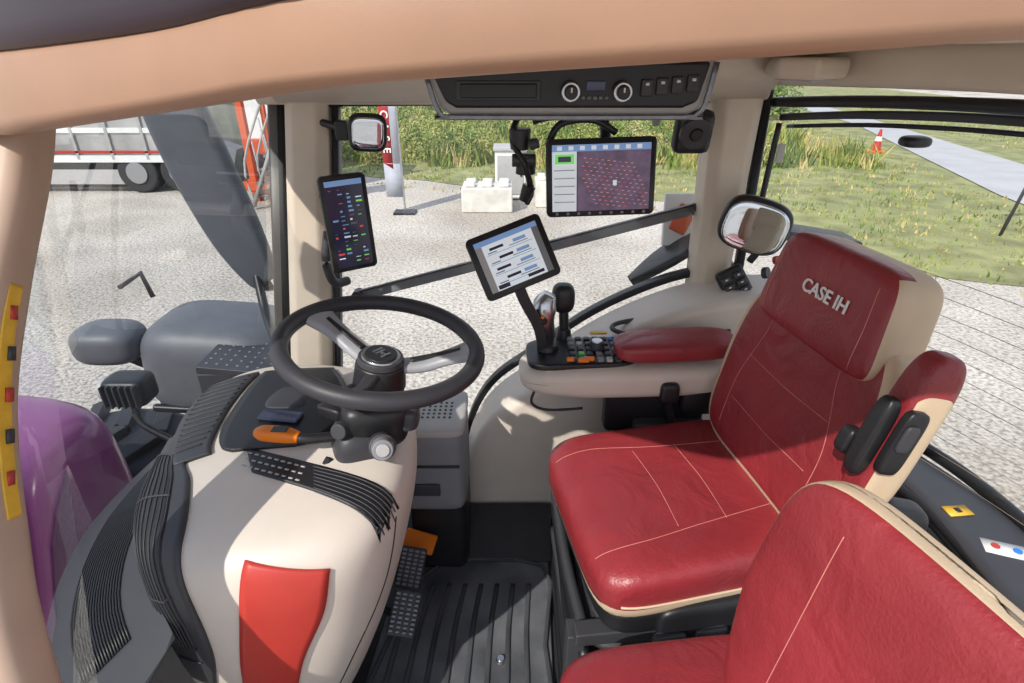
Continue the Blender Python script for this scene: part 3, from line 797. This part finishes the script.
# ================================================================== PEDALS
g = G('foot_pedals')
PST = M('pedal_steel', (120, 122, 126), .45, .7, var=.2, scale=40)
box('orange_pedal', (-.272, 1.225, .165), (.095, .06, .016), ORANGE, g, rot=(24, 10, -10), bevel=.006)
tube('orange_arm', [(-.30, 1.23, .15), (-.36, 1.27, .22), (-.42, 1.3, .3)], .010, BLACK, g)
for i, (y, z) in enumerate(((1.125, .17), (.985, .165))):
    rr = R3((38, 14, 0)); c = V((-.282 + i * .006, y, z))
    box('pedal_%d' % i, c, (.072, .110, .012), DKGREY, g, rot=(38, 14, 0), bevel=.008)
    for j in range(9):
        for q in range(4):
            box('pedal_stud_%d_%d_%d' % (i, j, q), c + rr @ V((-.026 + q * .0173, -.044 + j * .011, .008)), (.012, .007, .005), PST, g, rot=(38, 14, 0), bevel=.002)
    tube('pedal_arm_%d' % i, [c, c + V((-.06, .03, -.02)), c + V((-.14, .05, .05))], .012, BLACK, g)

# ================================================================== FLOOR MAT
g = G('floor_mat')
MATM = M('mat_rubber', (84, 86, 90), .6, var=.6, scale=6, bump=.5, bscale=120)
MATR = M('mat_rib_rubber', (60, 62, 66), .6, var=.5, scale=7, bump=.4, bscale=120)
mat_poly = [(-.40, .60), (.10, .60), (.115, 1.30), (.13, 1.46), (-.20, 1.46), (-.27, 1.30), (-.36, 1.1)]
prism('mat_base', mat_poly, 2, 0, .012, MATM, g, bevel=.004)
for i in range(8):
    x0 = -.33 + i * .052
    sweep('mat_rib_%d' % i, [(x0 - .01, .64, .013), (x0 + .004, .85, .013), (x0 + .02 - i * .002, 1.05, .013), (x0 + .045 - i * .004, 1.20, .013)], rrect(.014, .010, .004), MATR, g)
sweep('mat_border', [(-.36, .62, .015), (.075, .62, .015), (.09, 1.0, .015), (.095, 1.27, .015), (-.23, 1.27, .015), (-.33, 1.05, .015)], rrect(.012, .010, .004), MATR, g, cyclic=True, k=3)
prism('mat_wedge', [(1.28, .012), (1.46, .012), (1.46, .10)], 0, -.2, .13, RUBBER, g, bevel=.01)
cyl('mat_stud', (-.03, .96, .012), (-.03, .96, .022), .014, .010, SILVER, g)

# ================================================================== OPERATOR SEAT
SR = 9
def cd(l):
    x, y, z = l
    if z > -.2:
        z -= .28 * (1 - (y * y)) * (1 - x * x) * .6
        if x < -.55: z -= (abs(x) - .55) ** 2 * .9
        z += .10 * abs(y) ** 3
    return V((x, y * (1 + .03 * -x), z))
g = G('operator_seat')
cus = qbox('seat_cushion', (.385, 1.03, .495), (.53, .48, .150), [RED, CREAM], g, rot=(0, -2, SR + 2), k1=4.5, k2=7, n=24, deform=cd, matfn=lambda q: 1 if q.z < -.25 else 0)
cb = bvh(cus)
def seatp(u, v, z):
    q = R3((0, 0, SR + 2)) @ V((u, v, 0)); return (.385 + q.x, 1.03 + q.y, z)
for nm, v0, v1 in (('a', -.155, -.11), ('b', .155, .11)):
    drape_line('cushion_seam_' + nm, cb, [seatp(-.25, v0, .56), seatp(-.15, v0, .6), seatp(0, (v0 + v1) / 2, .6), seatp(.2, v1, .6)], DN, .0008, STITCH, g, off=.0002)
for i, x in enumerate((-.06, .05)):
    drape_line('cushion_cross_seam_%d' % i, cb, [seatp(x, -.13, .6), seatp(x + .01, 0, .6), seatp(x, .13, .6)], DN, .0008, STITCH, g, off=.0002)
drape_line('cushion_piping', cb, [seatp(-.22, -.40, .478), seatp(0, -.40, .478), seatp(.24, -.40, .478)], R3((0, 0, SR + 2)) @ V((0, 1, 0)), .0028, CREAM, g, off=.001)
BR = (0, 11, SR)
def bd(l):
    x, y, z = l
    w = 1 - .14 * max(0, (z - .1)) ** 1.3 * 1.2
    if x < 0:
        x += .35 * (1 - y * y) * (1 - z * z * .5) - .2 * abs(y) ** 4
    return V((x, y * w, z))
bk = qbox('backrest', (.628, 1.04, .775), (.12, .49, .46), [RED, CREAM], g, rot=BR, k1=5, k2=5, n=24, deform=bd, matfn=lambda q: 1 if q.x > -.92 else 0)
hd = qbox('headrest', (.655, 1.045, 1.010), (.122, .350, .208), [RED, CREAM], g, rot=(0, 10, SR), k1=6, k2=7, n=22, deform=lambda l: V((l.x + .1 * (1 - l.y ** 2) * (l.x < 0), l.y * (1 - .08 * l.z), l.z)), matfn=lambda q: 0 if (q.x < -.85 or (q.z > .99 and q.x < -.2)) else 1)
bb = bvh(bk); hb = bvh(hd)
IN = V((1, .16, -.2))
def bp_(v, z): return (.55 - v * .16, 1.04 + v, z)
for nm, v0, v1 in (('a', -.16, -.115), ('b', .15, .115)):
    drape_line('back_seam_' + nm, bb, [bp_(v0, .62), bp_(v0, .76), bp_(v1, .90), bp_(v1, .97)], IN, .0008, STITCH, g, off=.0002)
for i, z in enumerate((.70, .82)):
    drape_line('back_cross_seam_%d' % i, bb, [bp_(-.14, z), bp_(0, z - .01), bp_(.14, z)], IN, .0008, STITCH, g, off=.0002)
for nm, v in (('a', -.145), ('b', .135)):
    drape_line('head_seam_' + nm, hb, [bp_(v, .94), bp_(v, 1.02), bp_(v * .95, 1.10)], IN, .0009, STITCH, g, off=.0002)
q = cast(hb, (.58, 1.015, 1.035), IN, .004)
text('embroidered_badge', 'CASE IH', .037, q, (0.16, -1, 0), (.2, 0, 1), LINE, g, .001)
qbox('folded_armrest', (.640, .770, .880), (.075, .065, .315), [RED, CREAM], g, rot=(0, 12, 4), k1=4, k2=4, n=16, matfn=lambda q: 0 if (q.z > .62 or q.x < -.99) else 1)
qbox('armrest_hinge', (.588, .760, .89), (.030, .035, .15), BLACK, g, rot=(0, 12, 4), k1=4, k2=4)
qbox('belt_buckle', (.618, .732, .895), (.040, .020, .12), BLACK, g, rot=(0, 12, 4), k1=5, k2=5)
qbox('buckle_button', (.616, .720, .91), (.024, .008, .05), DKGREY, g, rot=(0, 12, 4), k1=4, k2=4)
qbox('lumbar_control', (.575, .790, .86), (.03, .03, .05), BLACK, g, rot=(0, 14, 4), k1=4, k2=4)
qbox('belt_retractor', (.68, .765, .66), (.10, .06, .16), BLACK, g, rot=(0, 10, 0), k1=4, k2=4)
qbox('seat_pan', (.39, 1.03, .405), (.50, .46, .07), BLACK, g, k1=8, k2=8, rot=(0, 0, SR + 2))
qbox('side_panel', (.46, .815, .41), (.34, .06, .10), BLACK, g, k1=5, k2=6, rot=(0, 0, SR + 2))
for i in range(2): qbox('side_lever_%d' % i, (.32 + i * .09, .76 + i * .015, .385), (.07, .02, .025), DKGREY, g, k1=4, k2=4, rot=(0, 0, 10))
for i in range(6):
    qbox('bellows_%d' % i, (.38, 1.02, .12 + i * .045), (.44 - .02 * (i % 2), .42 - .02 * (i % 2), .05), RUBBER, g, k1=3, k2=9)
box('slide_rail_near', (.38, .82, .35), (.50, .04, .035), DKGREY, g, rot=(0, 0, 6))
box('slide_rail_far', (.36, 1.22, .35), (.50, .04, .035), DKGREY, g)
box('base_plate', (.38, 1.02, .05), (.52, .48, .10), BLACK, g, bevel=.015)
for i, z in enumerate((.33, .27, .20)):
    tube('base_rail_%d' % i, [(.16, .79, z), (.135, 1.0, z), (.125, 1.24, z)], .013, DKGREY if i % 2 == 0 else BLACK, g)
box('front_bracket', (.14, 1.03, .14), (.03, .44, .20), BLACK, g)
box('rail_post', (.14, .83, .17), (.04, .05, .30), DKGREY, g)
tube('buckle_strap', [(.45, 1.30, .5), (.43, 1.30, .57), (.42, 1.29, .62)], .012, BLACK, g)
qbox('buckle', (.42, 1.29, .64), (.05, .03, .06), BLACK, g, k1=4, k2=4)

# ================================================================== CONTROL ARMREST
g = G('control_armrest')
qbox('armrest_body', (.33, 1.39, .655), (.62, .20, .10), CREAMP, g, rot=(0, -1, 2), k1=3.5, k2=5, n=18, deform=lambda l: V((l.x, l.y * (1 - .12 * max(0, -l.x)), l.z + .35 * (l.z < 0) * max(0, -l.x - .4))))
qbox('control_deck', (.19, 1.40, .700), (.30, .165, .025), BLACK, g, rot=(0, -1, 2), k1=5, k2=5)
qbox('rear_tray', (.47, 1.49, .700), (.30, .10, .03), DKGREY, g, k1=4, k2=3)
sweep('tray_ring', [(.46 + .17 * math.cos(a * .5236), 1.49 + .065 * math.sin(a * .5236), .735) for a in range(12)], circ(.007, 8), DKGREY, g, cyclic=True)
qbox('arm_pad', (.44, 1.365, .745), (.33, .125, .060), RED, g, rot=(0, -2, 2), k1=3.6, k2=4, n=16)
cyl('joystick_base', (.10, 1.41, .70), (.10, 1.41, .725), .034, .026, BLACK, g)
sweep('joystick_grip', [(.10, 1.41, .72, .6), (.098, 1.405, .76, .9), (.085, 1.395, .81, 1.3), (.087, 1.39, .850, 1.4), (.10, 1.39, .880, .8)], rrect(.044, .05, .017), SILVER, g, up=(0, 1, 0))
qbox('joystick_face', (.078, 1.366, .830), (.034, .02, .05), BLACK, g, k1=4, k2=4)
for i in range(3): cyl('joystick_button_%d' % i, (.075 + i * .005, 1.356, .815 + i * .015), (.075 + i * .005, 1.352, .817 + i * .015), .005, .005, ORANGE if i == 1 else LGREY, g, n=10)
cyl('second_stick_base', (.15, 1.48, .70), (.15, 1.48, .74), .026, .018, BLACK, g)
qbox('second_stick_knob', (.145, 1.49, .830), (.065, .06, .085), BLACK, g, k1=3, k2=3)
tube('second_stick', [(.15, 1.48, .73), (.147, 1.485, .80)], .014, BLACK, g)
cols = [DKGREY, BLUE, DKGREY, GREY, LGREY, DKGREY, GREEN, DKGREY, GREY, DKGREY, BLACK, DKGREY]
k = 0
for i in range(6):
    for j in range(5):
        x = .165 + i * .024; y = 1.335 + j * .03
        box('button_%d_%d' % (i, j), (x, y, .716), (.017, .019, .01), cols[k % 12], g, bevel=.003); k += 5
for i, (x, y) in enumerate(((.155, 1.325), (.19, 1.32), (.205, 1.328))): box('orange_key_%d' % i, (x, y, .722), (.03 if i else .02, .012, .012), ORANGE, g, bevel=.004)
cyl('dial', (.235, 1.40, .715), (.235, 1.40, .738), .022, .019, DKGREY, g); cyl('dial_cap', (.235, 1.40, .738), (.235, 1.40, .741), .015, .014, SILVER, g)
box('yellow_tag', (.25, 1.48, .724), (.05, .015, .006), YEL, g)
box('support_bracket', (.40, 1.36, .55), (.28, .06, .14), BLACK, g, bevel=.015)
box('support_link', (.44, 1.32, .47), (.2, .05, .12), DKGREY, g, bevel=.01)
qbox('side_pod', (.52, 1.33, .60), (.12, .06, .09), BLACK, g, k1=4, k2=4)
tube('cable', [(.07, 1.36, .62), (.055, 1.35, .57), (.10, 1.35, .545), (.2, 1.35, .55)], .004, BLACK, g)

# ================================================================== PASSENGER SEAT
g = G('passenger_seat')
pc = qbox('seat_cushion', (.30, .455, .475), (.44, .44, .11), [RED, CREAM], g, rot=(0, -4, 4), k1=4, k2=5, n=16, matfn=lambda q: 1 if q.z < -.3 else 0)
pk = qbox('backrest', (.424, .345, .765), (.075, .52, .45), [RED, CREAM], g, rot=(0, 9, 14), k1=6, k2=4.5, n=24, deform=lambda l: V((l.x + (.3 * (1 - l.y ** 2) if l.x < 0 else 0), l.y * (1 - .06 * max(0, l.z) - .14 * max(0, -l.z)), l.z)), matfn=lambda q: 1 if q.x > -.6 else 0)
kb = bvh(pk)
PIN = V((1, .24, -.15))
for nm, y in (('a', .47), ('b', .24)):
    drape_line('back_seam_' + nm, kb, [(.35 + (.47 - y) * .24, y + .01, z) for z in (.60, .72, .84, .95)], PIN, .0007, STITCH, g, off=.0002)
box('seat_base', (.36, .42, .20), (.36, .34, .40), BLACK, g, bevel=.02)
tube('hinge', [(.42, .60, .52), (.44, .60, .56), (.45, .58, .60)], .016, BLACK, g)

# ================================================================== REAR SHELF
g = G('rear_side_shelf')
sweep('shelf', [(1.00, 1.18, .50, .7, 1), (1.03, .98, .505, 1, 1), (1.03, .78, .50, 1.05, 1), (1.03, .40, .48, 1.1, 1)], rrect(.16, .05, .02), DKGREY, g)
sweep('shelf_edge', [(1.06, 1.24, .53), (1.10, 1.08, .535), (1.12, .88, .53), (1.12, .5, .51)], circ(.016), BLACK, g)
sweep('shelf_inner_edge', [(.93, 1.12, .50), (.955, .98, .51), (.955, .7, .50)], circ(.012), BLACK, g)
box('warning_sticker', (1.0, .965, .532), (.055, .03, .003), YEL, g, rot=(0, 0, 5), bevel=0)
box('sticker_mark', (1.0, .965, .534), (.012, .014, .002), BLACK, g, rot=(0, 0, 5), bevel=0)
box('white_sticker', (1.03, .855, .528), (.09, .040, .003), WHITE, g, rot=(0, 0, -20), bevel=0)
cyl('red_dot', (1.01, .865, .529), (1.01, .865, .532), .008, .008, REDP, g); cyl('blue_dot', (1.045, .85, .529), (1.045, .85, .532), .008, .008, BLUE, g)

# ================================================================== LIGHT, WORLD, CAMERA
sun = bpy.data.lights.new('sun', 'SUN'); sun.energy = 4.6; sun.angle = math.radians(.6); sun.color = (1, .95, .87)
so = bpy.data.objects.new('sun', sun); COL.objects.link(so)
so.rotation_euler = V((-.45, -.60, .66)).to_track_quat('Z', 'Y').to_euler()
w = bpy.data.worlds.new('World'); bpy.context.scene.world = w; w.use_nodes = True
nt = w.node_tree; bg = nt.nodes['Background']
tc = nt.nodes.new('ShaderNodeTexCoord'); sep = nt.nodes.new('ShaderNodeSeparateXYZ'); cr = nt.nodes.new('ShaderNodeValToRGB')
nt.links.new(tc.outputs['Generated'], sep.inputs[0]); nt.links.new(sep.outputs['Z'], cr.inputs['Fac']); nt.links.new(cr.outputs['Color'], bg.inputs['Color'])
cr.color_ramp.elements[0].color = (.88, .90, .93, 1); cr.color_ramp.elements[1].color = (.48, .62, .90, 1)
bg.inputs['Strength'].default_value = 1.2

cam = bpy.data.cameras.new('camera'); cam.lens = 20.0; cam.sensor_width = 36; cam.clip_start = .02; cam.clip_end = 200
co = bpy.data.objects.new('camera', cam); COL.objects.link(co)
co.location = (0, 0, 1.45); co.rotation_euler = (math.radians(90 - 27), 0, 0)
bpy.context.scene.camera = co
bpy.context.scene.view_settings.view_transform = 'Standard'
